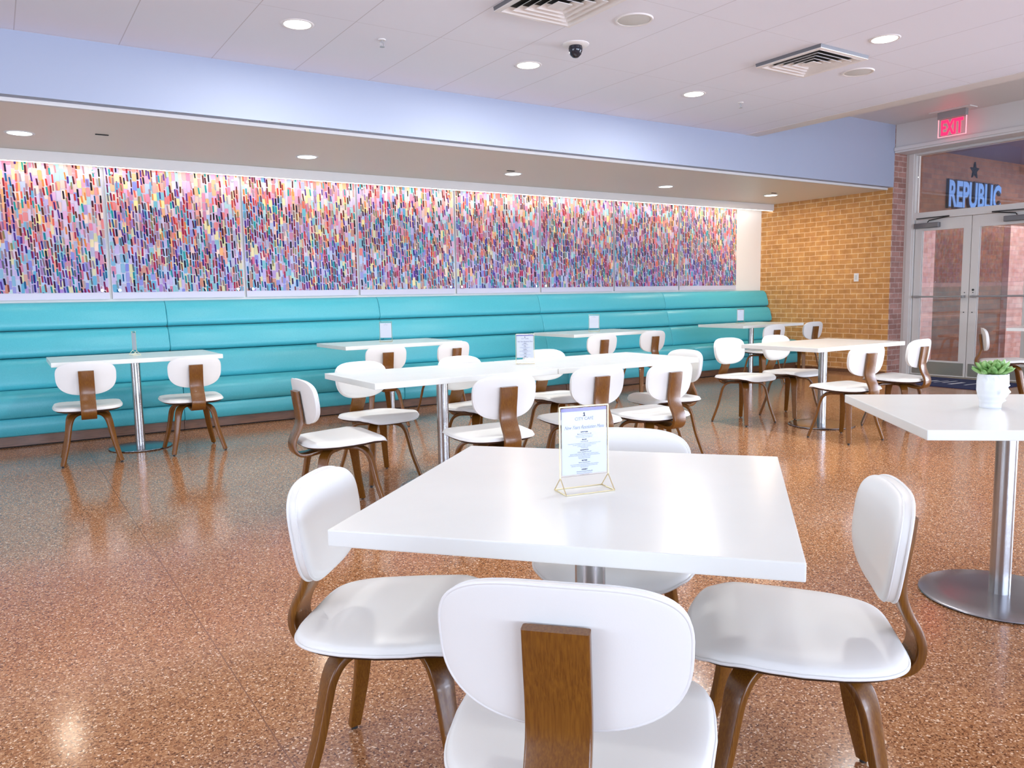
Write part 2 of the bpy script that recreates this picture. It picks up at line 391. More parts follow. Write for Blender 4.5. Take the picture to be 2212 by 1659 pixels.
bm = bmesh.new()
bx(bm, XL, XL+0.15, YB, YW, 0, 0.45); bx(bm, XL, XL+0.15, YB, YW, 3.0, ZR)
bx(bm, XL, XL+0.15, YB, -1.0, 0.45, 3.0); bx(bm, XL, XL+0.15, 5.4, YW, 0.45, 3.0)
struct('wall_left', bm, PAINT_W)
bm = bmesh.new()
for p in (-1.0, 0.6, 2.2, 3.8, 5.35): bx(bm, XL+0.04, XL+0.11, p, p+0.05, 0.45, 3.0)
for z in (0.45, 2.95): bx(bm, XL+0.045, XL+0.105, -1.0, 5.4, z, z+0.05)
f = struct('window_5', bm, FRAME_G); obj('pane', box(XL+0.07, XL+0.078, -0.98, 5.38, 0.47, 2.98), CLEAR, f)

# door wall
D1, D2, D3 = 6.305, 5.53, 4.755
bm = bmesh.new()
bx(bm, XD, XD+0.12, D1+0.005, YF-0.002, 0, 3.17)           # left jamb
bx(bm, XD, XD+0.12, 3.0, D3-0.005, 0, 3.17); bx(bm, XD, XD+0.12, -4.2, 3.0, 0, 0.12); bx(bm, XD, XD+0.12, -4.2, 3.0, 3.0, 3.17); bx(bm, XD, XD+0.12, -8.5, -4.2, 0, 3.17)
for yq in (-4.2, -2.4, -0.6, 1.2): bx(bm, XD+0.02, XD+0.10, yq, yq+0.06, 0.12, 3.0)
bx(bm, XD, XD+0.12, D3-0.005, D1+0.005, 2.19, 2.285)  # transom bar
bx(bm, XD, XD+0.12, D3-0.005, D1+0.005, 3.08, 3.17)
bx(bm, XD-0.015, XD, D1+0.03, D1+0.10, 0, 3.10)       # jamb stop
struct('trim_5', bm, FRAME_G)
struct('trim_6', box(XD-0.29, XD+0.12, -8.5, YF-0.004, 3.17, ZR), PAINT_T)
bm = bmesh.new()
bx(bm, XD-0.33, XD-0.291, -8.5, YF-0.006, 3.13, 3.18, 0.006); bx(bm, XD-0.31, XD-0.02, -8.5, YF-0.006, 3.105, 3.13, 0.004)
struct('trim_7', bm, PAINT_T)
struct('window_7', box(XD+0.05, XD+0.06, -4.1, 3.0, 0.12, 3.0), CLEAR)
struct('window_6', box(XD+0.055, XD+0.065, D3, D1, 2.286, 3.079), GLASS)

def door(n, y0, y1, hinge_high):
    """leaf between y0<y1; hinge_high: hinge at y1"""
    x0, x1 = XD+0.03, XD+0.075
    bm = bmesh.new(); st = 0.105; z0, z1 = 0.015, 2.185; gz0, gz1 = 0.225, 2.03
    bx(bm, x0, x1, y0+0.004, y0+st, z0, z1, 0.003); bx(bm, x0, x1, y1-st, y1-0.004, z0, z1, 0.003)
    bx(bm, x0, x1, y0+st, y1-st, z0, gz0); bx(bm, x0, x1, y0+st, y1-st, gz1, z1)
    d = struct(f'door_{n}', bm, FRAME_G)
    obj('pane', box(x0+0.018, x0+0.026, y0+st, y1-st, gz0, gz1), GLASS, d)
    obj('kick_plate', box(x0-0.004, x0, y0+0.03, y1-0.03, 0.03, 0.205), KICKP, d)
    bm = bmesh.new(); zb = 1.115
    tube(bm, [(x0-0.055, y0+0.05, zb), (x0-0.055, y1-0.05, zb)], 0.012, 10)
    for yy in (y0+0.06, y1-0.06): bx(bm, x0-0.06, x0, yy-0.018, yy+0.018, zb-0.016, zb+0.016, 0.003)
    obj('push_bar', bm, GREYM, d, smooth=0.6)
    bm = bmesh.new()
    s = 1 if hinge_high else -1; yh = y1 if hinge_high else y0
    ya, yb = sorted((yh-s*0.01, yh-s*0.36))
    bx(bm, x0-0.06, x0-0.001, ya, yb, 2.065, 2.135, 0.01)
    cl = obj('door_closer', bm, DARKGREY, d)
    bm = bmesh.new()
    tube(bm, [(x0-0.05, yh-s*0.20, 2.14), (x0-0.05, yh-s*0.22, 2.165), (x0-0.06, yh-s*0.50, 2.20)], 0.008, 6)
    tube(bm, [(x0-0.05, yh-s*0.04, 2.20), (x0-0.06, yh-s*0.50, 2.205)], 0.007, 6)
    obj('closer_arm', bm, BLACKM, cl)
    yl = y0+0.055 if hinge_high else y1-0.055
    for z, r in ((1.20, 0.014) if not hinge_high else (1.165, 0.006), (1.165, 0.006) if not hinge_high else (1.12, 0.004), (0.90, 0.007)):
        bm = bmesh.new(); bmesh.ops.create_cone(bm, cap_ends=True, segments=16, radius1=r, radius2=r, depth=0.012, matrix=Matrix.Translation((x0-0.004, yl, z)) @ Matrix.Rotation(PI/2, 4, 'Y'))
        obj('lock_cylinder', bm, BLACKM, d, smooth=0.6)
door(1, D2, D1, True); door(2, D3, D2, False)
struct('trim_8', box(XD-0.02, XD+0.14, D3, D1, 0.0, 0.012), KICKP)

# vestibule beyond the doors
struct('wall_vestibule', box(XD+0.13, 17, 6.6, 6.75, 0, 3.4), BRICK_D)
struct('wall_vestibule', box(XD+0.40, 11.98, 6.56, 6.599, 0, 2.24), BRICK_SUN)  # sunlit patch of the dark brick wall, built as a paler slab
struct('wall_vestibule', box(14.15, 15.6, 6.50, 6.599, 0, 2.24), BRICK_SUN)  # second sunlit patch, its brightness painted in the brick colour
struct('wall_vestibule', box(16.9, 17.05, -4.2, 6.6, 0, 3.4), BRICK_D)
struct('ceiling', box(XD+0.12, 17, -4.2, 6.75, 3.27, 3.4), PURPLE)
vl = thing('vestibule_light', 'round white lit ceiling light beyond the glass doors, above the brick wall', 'ceiling light', (14.3, 5.9, 3.27))
obj('lens', lathe([(0, -0.02), (0.09, -0.02), (0.10, -0.001)], 28), LENS, vl)
area('vestibule_light', (14.3, 5.0, 3.2), (0.8, 0.8), 40, (1, 0.93, 0.85), (0, 0, -1))
area('vestibule_daylight', (14.5, -0.5, 1.5), (3.0, 2.4), 260, (0.95, 0.93, 1.0), (-0.3, 1, 0))

# REPUBLIC sign and star on the vestibule brick
sg = thing('wall_sign', 'blue raised lettering reading REPUBLIC on dark brick beyond the transom window', 'sign', (13.08, 6.6, 2.465))
RX = Matrix.Rotation(PI/2, 4, 'X')
for nm, off, ext, mt, dy in (('letter_backing', 0.026, 0.02, NAVYL, -0.022), ('letter_face', 0.011, 0.004, BLUEL, -0.048)):
    tb = text_bm('REPUBLIC', 0.36, ext, off, spacing=1.0)
    xsv = [v.co.x for v in tb.verts]; wx = max(xsv)-min(xsv)
    tm = bmesh.new(); merge(tm, tb, Matrix.Translation((0, dy, 0.02)) @ RX @ Matrix.Diagonal((1.58/wx, 1.48, 1, 1)))
    obj(nm, tm, mt, sg)
bm = bmesh.new(); pts = []
for k in range(10):
    r = 0.135 if k % 2 == 0 else 0.056; a = PI/2+k*PI/5; pts.append((r*math.cos(a), r*math.sin(a)))
vf = [bm.verts.new((x, -0.02, z)) for x, z in pts]; vb = [bm.verts.new((x, 0, z)) for x, z in pts]
bm.faces.new(vf); bm.faces.new(vb[::-1])
for k in range(10): bm.faces.new((vf[k], vf[(k+1) % 10], vb[(k+1) % 10], vb[k]))
tag(obj('wall_star', bm, STAR, loc=(13.09, 6.598, 3.06)), 'small dark five-pointed star on the brick above the REPUBLIC lettering', 'star')

# door mat
mt = thing('door_mat', 'dark blue entrance mat with white lettering before the glass doors', 'mat', (10.25, 5.1, 0))
obj('mat_body', box(-0.42, 0.58, -0.42, 0.9, 0.001, 0.010, 0.003), MATB, mt)
bm = bmesh.new(); rr = random.Random(3)
y = 0.68
while y > -0.25:
    wl = rr.uniform(0.05, 0.13); x0 = rr.uniform(-0.22, -0.02)
    vs = [bm.verts.new(p) for p in ((x0, y, 0.011), (x0+0.30, y-0.03, 0.011), (x0+0.30, y-0.03-wl*0.5, 0.011), (x0, y-wl*0.5, 0.011))]; bm.faces.new(vs)
    y -= wl+rr.uniform(0.02, 0.10)
obj('lettering', bm, MATW, mt)

# ------------------------------------------------------------------ ceiling fixtures
def downlight(label, x, y, z, power, col, group, first=[None]):
    if first[0] is None:
        t = thing('ceiling_light', label, 'ceiling light', (x, y, z), 0, group)
        obj('trim_ring', lathe([(0.088, -0.002), (0.096, -0.006), (0.108, -0.003), (0.110, 0.0), (0.088, 0.0)], 40), PLASTIC_W, t, smooth=0.8)
        obj('lens', lathe([(0, -0.004), (0.088, -0.004), (0.088, 0.0), (0, 0.0)], 40), LENS, t)
        first[0] = t
    else: t = dup(first[0], (x, y, z), 0, label, group)
    area('downlight_beam', (x, y, z-0.02), (0.17, 0.17), power, col, (0, 0, -1), 'DISK')
G1 = 'round recessed lights in the tiled ceiling'; G2 = 'round recessed lights under the soffit over the bench'
downlight('round lit ceiling light, nearest one on the left part of the tiled ceiling', 1.852, 5.39, ZC, 22, (1, 0.99, 0.96), G1)
downlight('round lit ceiling light between the dome camera and the soffit', 3.741, 5.40, ZC, 22, (1, 0.99, 0.96), G1)
downlight('round lit ceiling light beside the far sprinkler head, farthest on the tiled ceiling', 5.611, 5.395, ZC, 22, (1, 0.99, 0.96), G1)
downlight('round lit ceiling light to the right of the far square air vent', 5.664, 3.54, ZC, 22, (1, 0.99, 0.96), G1)
for yy in (3.54, 1.65):
    for xx in (-2.0, -0.05, 1.85, 3.74, 5.66):
        if (xx, yy) != (5.66, 3.54): downlight('round lit ceiling light outside the picture, behind or above the camera', xx, yy, ZC, 6 if xx < 5 else 15, (0.97, 0.99, 1), 'ceiling lights outside the picture')
for i, (x, lab) in enumerate(((0.285, 'round lit light under the soffit at the far left edge of the picture'), (2.68, 'second round soffit light from the left, above the second mural panel'),
        (5.10, 'middle round soffit light, beside a small dark slot'), (7.50, 'fourth round soffit light from the left, above the mural'), (9.60, 'round soffit light nearest the brick wall'))):
    downlight(lab, x, 7.70, ZS, 2.5 if i < 4 else 15, (1, 0.80, 0.60), G2)
for i, (x, y, lab) in enumerate(((0.86, 7.46, 'small dark slot in the soffit beside the leftmost soffit light'), (4.95, 7.52, 'small dark slot in the soffit beside the middle soffit light'), (9.42, 7.50, 'small dark slot in the soffit beside the light nearest the brick wall'))):
    tag(obj('soffit_slot', box(x-0.05, x+0.05, y-0.012, y+0.012, ZS-0.006, ZS-0.0005, 0.002), DARK), lab, 'ceiling slot', 'dark slots in the soffit')

def vent(label, cx, cy, s, first=[None]):
    if first[0]: return dup(first[0], (cx, cy, ZC), 0, label)
    t = thing('air_vent', label, 'air vent', (cx, cy, ZC), 0, 'square air vents in the tiled ceiling')
    obj('vent_backing', box(-0.29, 0.29, -0.29, 0.29, -0.006, 0.0), DARK, t)
    def ringf(r0, z0, r1, z1, th=0.006):
        bm = bmesh.new(); V = []
        for r, z in ((r0, z0), (r1, z1), (r1-0.0, z1+th), (r0-0.0, z0+th)):
            V.append([bm.verts.new((sx*r, sy*r, z)) for sx, sy in ((-1, -1), (1, -1), (1, 1), (-1, 1))])
        for a, b in zip(V, V[1:]+V[:1]):
            for k in range(4): bm.faces.new((a[k], a[(k+1) % 4], b[(k+1) % 4], b[k]))
        return bm
    obj('vent_frame', ringf(0.305, 0.0, 0.300, -0.030, 0.003), DARKGREY, t)
    obj('vent_rim', ringf(0.303, -0.030, 0.272, -0.033, 0.004), PLASTIC_W, t)
    for k, r in enumerate((0.270, 0.215, 0.160, 0.105)):
        obj('louvre', ringf(r, -0.034, r-0.040, -0.008, 0.003), PLASTIC_W, t)
    obj('vent_centre', box(-0.055, 0.055, -0.055, 0.055, -0.034, -0.030), PLASTIC_W, t)
    first[0] = t; return t
vent('large square white air vent cut off by the top edge of the picture', 3.125, 4.15, 0.3)
vent('smaller-looking square white air vent with dark louvre gaps, nearer the entrance', 5.64, 4.15, 0.3)

def speaker(label, x, y, first=[None]):
    if first[0]: return dup(first[0], (x, y, ZC), 0, label)
    t = thing('ceiling_speaker', label, 'speaker', (x, y, ZC), 0, 'flush round speakers in the tiled ceiling')
    obj('grille', lathe([(0, -0.007), (0.10, -0.006), (0.112, -0.004), (0.112, 0), (0, 0)], 36), SPK, t, smooth=0.6)
    obj('rim', lathe([(0.112, 0), (0.112, -0.007), (0.124, -0.008), (0.130, 0)], 36), PLASTIC_W, t, smooth=0.8)
    first[0] = t; return t
speaker('flush round grey speaker beside the large vent at the top', 3.763, 4.17)
speaker('flush round pale speaker below the smaller air vent, nearer the exit', 6.30, 4.17)
t = thing('security_camera', 'black dome security camera on a white round plate in the ceiling', 'security camera', (3.746, 4.79, ZC))
obj('mount_plate', lathe([(0, 0), (0.10, 0), (0.10, -0.004), (0.085, -0.014), (0, -0.014)], 36), PLASTIC_W, t, smooth=0.6)
obj('dome', lathe([(0.048, -0.014), (0.052, -0.03), (0.050, -0.05), (0.040, -0.075), (0.022, -0.093), (0, -0.098)], 32), DARKGLASS, t, smooth=3)
def sprinkler(label, x, y, first=[None]):
    if first[0]: return dup(first[0], (x, y, ZC), 0.4, label)
    t = thing('sprinkler', label, 'sprinkler', (x, y, ZC), 0, 'sprinkler heads in the tiled ceiling')
    obj('escutcheon', lathe([(0, 0), (0.028, 0), (0.026, -0.006), (0, -0.008)], 20), PLASTIC_W, t, smooth=0.7)
    bm = bmesh.new(); tube(bm, [(0, 0, -0.005), (0, 0, -0.02)], 0.007); tube(bm, [(-0.012, 0, -0.02), (-0.010, 0, -0.04), (0, 0, -0.05)], 0.003, 6); tube(bm, [(0.012, 0, -0.02), (0.010, 0, -0.04), (0, 0, -0.05)], 0.003, 6); bx(bm, -0.013, 0.013, -0.004, 0.004, -0.023, -0.018)
    obj('sprinkler_frame', bm, GREYM, t)
    obj('deflector', lathe([(0, -0.050), (0.018, -0.050), (0.018, -0.052), (0, -0.052)], 16), GREYM, t)
    first[0] = t; return t
sprinkler('small sprinkler head near the left ceiling light', 2.47, 5.40); sprinkler('small sprinkler head beyond the farthest ceiling light', 6.26, 5.40)

# EXIT sign
t = thing('exit_sign', 'clear hanging exit sign with glowing red EXIT letters', 'exit sign', (10.42, 5.55, ZR))
obj('canopy', box(-0.09, 0.09, -0.26, 0.26, -0.012, 0, 0.003), PAINT_T, t)
obj('housing', box(-0.03, 0.03, -0.18, 0.18, -0.10, -0.012, 0.004), GREYM, t)
obj('acrylic_plate', box(-0.006, 0.006, -0.175, 0.175, -0.32, -0.10), CLEAR, t)
bm = bmesh.new(); bx(bm, -0.007, 0.007, -0.178, -0.173, -0.32, -0.10); bx(bm, -0.007, 0.007, -0.178, 0.178, -0.324, -0.319); bx(bm, -0.007, 0.007, 0.173, 0.178, -0.32, -0.10)
obj('lit_edge', bm, REDL, t)
tb = text_bm('EXIT', 0.20, 0.004, 0.006)
RM = Matrix(((0, 0, -1, 0), (-1, 0, 0, 0), (0, 1, 0, 0), (0, 0, 0, 1)))     # text x -> -Y, text y -> Z, faces -X
bm = bmesh.new(); merge(bm, tb, Matrix.Translation((-0.012, 0, -0.298)) @ RM @ Matrix.Diagonal((0.68, 1.28, 1, 1)))
obj('letters', bm, REDE, t)

# switch on brick wall
t = thing('wall_switch', 'small white switch plate on the tan brick wall', 'switch', (XB, 6.978, 1.41))
obj('face_plate', box(-0.008, 0, -0.037, 0.037, -0.060, 0.060, 0.003), PLASTIC_W, t)
obj('rocker', box(-0.013, -0.008, -0.018, 0.018, -0.034, 0.034, 0.002), SPK, t)

# ------------------------------------------------------------------ light cove and mural
t = thing('light_cove', 'long pale box cove with a glowing strip washing the mural wall', 'light cove', (0, 8.47, 2.52))
obj('housing', box(-4.04, XB-0.003, 0, 0.03, 0.0, 0.098), PAINT_T, t)
obj('light_strip', box(-4.04, XB-0.003, 0.031, 0.055, -0.004, 0.03), STRIPL, t)
obj('shelf', box(-4.04, XB-0.003, 0.056, 0.20, 0.07, 0.095), PAINT_T, t)
for k in range(7): area('cove_wash', (-3.0+k*2.05, 8.545, 2.53), (2.0, 0.06), 1.7, (1.0, 0.95, 0.90), (0, 0.25, -1))

def lerp(a, b, t): return tuple(a[i]+(b[i]-a[i])*t for i in range(3))
TOPC = [(.90,.55,.48),(.92,.62,.38),(.93,.85,.52),(.85,.45,.55),(.82,.60,.75),(.93,.80,.72),(.60,.80,.78),(.86,.40,.38),(.90,.70,.62),(.80,.72,.82)]
BOTC = [(.42,.44,.75),(.30,.58,.72),(.56,.42,.70),(.66,.60,.80),(.72,.34,.48),(.78,.76,.55),(.36,.66,.70),(.62,.70,.84),(.72,.45,.36),(.60,.60,.72)]
DKT = [(.42,.03,.06),(.62,.09,.08),(.16,.015,.05),(.02,.02,.04),(.16,.07,.34),(.03,.42,.40),(.36,.33,.18),(.22,.08,.04),(.80,.24,.18),(.76,.34,.12)]
DKB = [(.05,.04,.28),(.02,.02,.07),(.03,.20,.36),(.28,.02,.16),(.10,.03,.12),(.02,.34,.38),(.45,.05,.14),(.20,.22,.25),(.16,.08,.36),(.30,.10,.10)]
def srgb(c): return c
def art_strokes(x0, x1, z0, z1, rng):
    """rows of upright brush strokes; returns mesh with a colour attribute"""
    bm = bmesh.new(); cl = bm.faces.layers.float_color.new('fc') if hasattr(bm.faces.layers, 'float_color') else None
    faces = []
    def stroke(cx, cz, wd, ln, tilt, y, col):
        r = wd*0.20; hw, hl = wd/2, ln/2
        pts = [(-hw, -hl+r), (-hw+r, -hl), (hw-r, -hl), (hw, -hl+r), (hw, hl-r), (hw-r, hl), (-hw+r, hl), (-hw, hl-r)]
        vs = []
        for px, pz in pts:
            X = cx+px+pz*tilt; Z = cz+pz
            X = min(max(X, x0), x1); Z = min(max(Z, z0), z1)
            vs.append(bm.verts.new((X, y, Z)))
        bm.faces.new(vs); faces.append(col)
    # pale wide strokes behind
    x = x0
    while x < x1:
        wd = rng.uniform(0.026, 0.045); z = z0-rng.uniform(0, .08)
        while z < z1:
            ln = rng.uniform(0.075, 0.11); t = (z-z0)/(z1-z0)
            tt = min(max(t*1.25-0.12+rng.uniform(-.28, .28)+0.15*math.sin(x*2.1), 0), 1)
            c = rng.choice(TOPC if rng.random() < tt else BOTC)
            c = lerp(c, (.74, .70, .76), rng.uniform(0.0, 0.35)); c = tuple(q_**1.9 for q_ in c)
            stroke(x+wd/2, z+ln/2, wd*0.92, ln*0.95, rng.uniform(-.06, .06), -0.0030-rng.random()*0.0004, c); z += ln
        x += wd
    # saturated and dark narrow strokes in wavering rows
    x = x0+0.01
    while x < x1-0.01:
        wd = rng.uniform(0.0145, 0.0205); z = z0-rng.uniform(0, .09); tl = rng.uniform(-.11, .0)
        while z < z1:
            ln = rng.uniform(0.070, 0.092); t = (z-z0)/(z1-z0)
            dens = 0.72 if t < 0.8 else 0.58
            dens += 0.15*math.sin(x*3.3+t*5)
            if rng.random() < dens:
                tt = min(max(t*1.3-0.15+rng.uniform(-.25, .25)+0.15*math.sin(x*2.1), 0), 1)
                c = rng.choice(DKT if rng.random() < tt else DKB)
                c = tuple(q_**1.45 for q_ in c)
                if rng.random() < 0.25: c = lerp(c, (.70, .42, .46), rng.uniform(.2, .6))
                stroke(x+wd/2, z+ln/2, wd*0.86, ln*0.88, tl+rng.uniform(-.05, .05), -0.0040-rng.random()*0.0004, c)
            z += ln
        x += wd+rng.uniform(0.002, 0.016)
    me = bpy.data.meshes.new('brushwork'); bm.to_mesh(me); bm.free()
    at = me.attributes.new('col', 'FLOAT_COLOR', 'FACE')
    buf = []
    for c in faces: buf += [*srgb(c), 1]
    at.data.foreach_set('color', buf); me.materials.append(STROKES)
    return me
ORD = ['leftmost, cut by the picture edge', 'second from the left', 'third from the left', 'fourth from the left', 'fifth from the left', 'fourth from the right end', 'third from the right end', 'second from the right end', 'rightmost, nearest the brick wall']
edges = [-1.60, -0.31, 0.98, 2.28, 3.58, 4.87, 6.17, 7.46, 8.75, 10.04]
rng = random.Random(11)
NAMES = [None, ORD[0], ORD[1], ORD[2], ORD[3], ORD[4], ORD[6], ORD[7], ORD[8]]
for i in range(1, 9):
    a, b = edges[i]+0.013, edges[i+1]-0.013
    p = thing('mural_panel', f'tall colourful brushstroke mural panel, {NAMES[i]}', 'mural', ((a+b)/2, 8.695, 1.27), 0, 'brushstroke mural panels over the bench')
    hw = (b-a)/2
    obj('panel_board', box(-hw, hw, 0, 0.012, 0, 1.30), ACRYL, p)
    me = art_strokes(-hw+0.004, hw-0.004, 0.065, 1.299, rng)
    o = bpy.data.objects.new('brushwork', me); C.objects.link(o); o.parent = p
    for sx in (-1, 1):
        for z in (0.085, 1.215):
            bm = bmesh.new(); bmesh.ops.create_cone(bm, cap_ends=True, segments=18, radius1=0.014, radius2=0.014, depth=0.034, matrix=Matrix.Translation((sx*(hw-0.065), 0.003, z)) @ RX)
            obj('standoff_bolt', bm, CHROME, p, smooth=0.6)

# ------------------------------------------------------------------ banquette
def extr(profile, x0, x1, m, name, parent, pinch=0.008, smooth=0.9):
    bm = bmesh.new(); cy = sum(p[0] for p in profile)/len(profile); cz = sum(p[1] for p in profile)/len(profile); R = []
    def sh(d):
        out = []
        for y, z in profile:
            v = Vector((y-cy, z-cz)); l = v.length; out.append((cy+v.x*(l-d)/l, cz+v.y*(l-d)/l))
        return out
    for x, d in ((x0, pinch), (x0+pinch*0.4, pinch*0.35), (x0+pinch*1.4, 0), (x1-pinch*1.4, 0), (x1-pinch*0.4, pinch*0.35), (x1, pinch)):
        R.append([bm.verts.new((x, y, z)) for y, z in sh(d)])
    n = len(profile)
    for a, b in zip(R, R[1:]):
        for i in range(n): bm.faces.new((a[i], a[(i+1) % n], b[(i+1) % n], b[i]))
    bm.faces.new(R[0]); bm.faces.new(R[-1][::-1])
    return obj(name, bm, m, parent, smooth=smooth)
def channel(yt, zt, yb, zb, depth=0.10, bulge=0.055):
    """rounded pillow between (yt,zt) and (yb,zb) on the back line, bulging towards -Y"""
    pts = []; n = 16
    for k in range(n+1):
        t = k/n; s = (max(0, 1-abs(2*t-1)**3.2))**0.5
        y = yt+(yb-yt)*t - bulge*s; z = zt+(zb-zt)*t
        pts.append((y, z))
    pts.append((yb+depth, zb)); pts.append((yt+depth, zt))
    return pts
seams = [-3.2, -0.85, 1.45, 3.76, 6.05, 8.32, 10.63]
BL = ['', 'leftmost in view, behind the two left chairs', 'second from the left', 'middle section in view', 'fourth from the left', 'rightmost, ending against the brick wall']
for i in range(1, 6):
    a, b = seams[i]+0.002, seams[i+1]-0.002
    t = thing('banquette', f'teal upholstered bench section with channelled back, {BL[i]}', 'bench', ((a+b)/2, 0, 0), 0, 'teal bench sections along the mural wall')
    hw = (b-a)/2
    extr(channel(8.645, 1.245, 8.565, 0.990, 0.06), -hw, hw, TEAL, 'back_channel', t)
    extr(channel(8.565, 0.985, 8.490, 0.742, 0.09), -hw, hw, TEAL, 'back_channel', t)
    extr(channel(8.480, 0.737, 8.415, 0.452, 0.12), -hw, hw, TEAL, 'back_channel', t)
    seat = [(8.44, 0.455), (8.30, 0.463), (8.15, 0.466), (8.02, 0.462), (7.965, 0.450), (7.935, 0.425), (7.925, 0.38), (7.925, 0.31), (7.935, 0.270), (7.955, 0.256), (8.44, 0.256)]
    extr(seat, -hw, hw, TEAL, 'seat_cushion', t)
    fas = [(7.955, 0.252), (7.940, 0.240), (7.935, 0.18), (7.940, 0.112), (7.955, 0.100), (8.30, 0.100), (8.30, 0.252)]
    extr(fas, -hw, hw, TEAL, 'seat_fascia', t)
    obj('toe_kick', box(-hw, hw, 7.985, 8.30, 0.012, 0.100), KICKW, t)
    obj('kick_gap_shade', box(-hw, hw, 8.01, 8.30, 0.0, 0.012), DARK, t)  # near-black strip paints the shade in the gap at the floor
    obj('back_frame', box(-hw, hw, 8.50, 8.715, 0.10, 0.45), KICKW, t)

# ------------------------------------------------------------------ tables
def table_parts(t, w, d, zt, rb=1.0):
    th = 0.036
    obj('tabletop', box(-w/2, w/2, -d/2, d/2, zt-th, zt, 0.003), TABLE_WHITE, t)
    bm = bmesh.new(); bx(bm, -0.02, 0.02, -0.24, 0.24, zt-th-0.012, zt-th); bx(bm, -0.24, 0.24, -0.02, 0.02, zt-th-0.012, zt-th)
    merge(bm, lathe([(0, zt-th-0.010), (0.10, zt-th-0.010), (0.10, zt-th), (0, zt-th)], 28), Matrix.Identity(4))
    obj('mounting_plate', bm, BLACKM, t)
    obj('column', lathe([(0, 0.012), (0.038, 0.012), (0.038, zt-th-0.012), (0, zt-th-0.012)], 40), STEEL, t, smooth=0.7)
    b = obj('base', lathe([(r_*rb, z_) for r_, z_ in [(0, 0.020), (0.05, 0.0185), (0.20, 0.015), (0.278, 0.012), (0.288, 0.010), (0.290, 0.006), (0.286, 0.004), (0, 0.004)]], 64), STEEL_B, t, smooth=0.5)
    obj('base_gasket', lathe([(0, 0.004), (0.282*rb, 0.004), (0.280*rb, 0.0), (0, 0.0)], 48), BLACKM, b)
def table(label, x, y, rot, w, d, zt, group=None):
    t = thing('dining_table', label, 'table', (x, y, 0), rot, group); table_parts(t, w, d, zt, 0.86 if zt > 0.77 else 1.0); return t
R = math.radians
GW = 'white tables on steel pedestals'
table('large white square table in the foreground, with a gold-framed menu', 1.203, 1.497, R(-48.9), 0.935, 0.935, 0.755, GW)
table('white square table at right with a head-shaped succulent pot', 3.276, 1.478, R(-40.5), 0.956, 0.956, 0.755, GW)
mA = table('left half of the long white table pair in the middle of the room', 2.382, 4.47, 0, 1.272, 0.80, 0.757, GW)
mB = table('right half of the long white table pair in the middle of the room', 3.658, 4.463, R(-0.3), 1.272, 0.80, 0.757, GW)
table('white table before the brick wall with four chairs round it', 6.29, 4.43, 0, 1.272, 0.80, 0.755, GW)
table('white table at the bench between the two leftmost chairs', 0.965, 7.30, R(-0.5), 1.26, 0.80, 0.785, GW)
table('white table at the bench, behind the left end of the long middle table', 3.37, 7.44, 0, 1.26, 0.80, 0.782, GW)
table('white table at the bench, behind the right end of the long middle table', 6.08, 7.44, 0, 1.26, 0.80, 0.782, GW)
table('white table at the bench in the corner by the brick wall', 8.88, 7.42, 0, 1.26, 0.80, 0.782, GW)
table('white table at the right edge of the picture before the glass doors', 10.40, 4.18, R(12), 0.90, 0.90, 0.755, GW)

# ------------------------------------------------------------------ chair
def o_back(seg):
    out = []
    for i in range(seg):
        a = 2*PI*i/seg; c, s = math.cos(a), math.sin(a); n = 3.3 if s > 0 else 2.65
        u = math.copysign(abs(c)**(2/n), c)*0.201; v = math.copysign(abs(s)**(2/n), s)
        v = v*0.112 if s > 0 else v*0.136
        out.append((u*(1.0+0.02*v/0.12), v+0.012))
    return out
def m_back(u, v, wv):
    z = 0.667+v*0.988; y = -0.2145-(v)*0.135+wv+0.62*u*u
    return Vector((u, y, z))
def o_seat(seg):
    out = []
    for i in range(seg):
        a = 2*PI*i/seg; c, s = math.cos(a), math.sin(a); n = 3.9 if s > 0 else 4.6
        u = math.copysign(abs(c)**(2/n), c)*0.240; v = math.copysign(abs(s)**(2/n), s)*0.235
        k = 1.0-0.15*max(0, -v/0.235)**1.5-0.05*max(0, v/0.235)**2
        out.append((u*k, v))
    return out
def zprof(v):
    y = v; pts = [(-.24, .002), (-.16, .000), (-.05, .000), (.05, .006), (.12, .011), (.18, .006), (.24, -.014)]
    for (a, za), (b, zb) in zip(pts, pts[1:]):
        if y <= b or b == .24:
            t = min(max((y-a)/(b-a), 0), 1); t = t*t*(3-2*t); return za+(zb-za)*t
    return 0
def m_seat(u, v, wv):
    return Vector((u, v+0.010, 0.424+zprof(v)+wv+0.10*u*u))
CHAIR_BASE = [None]
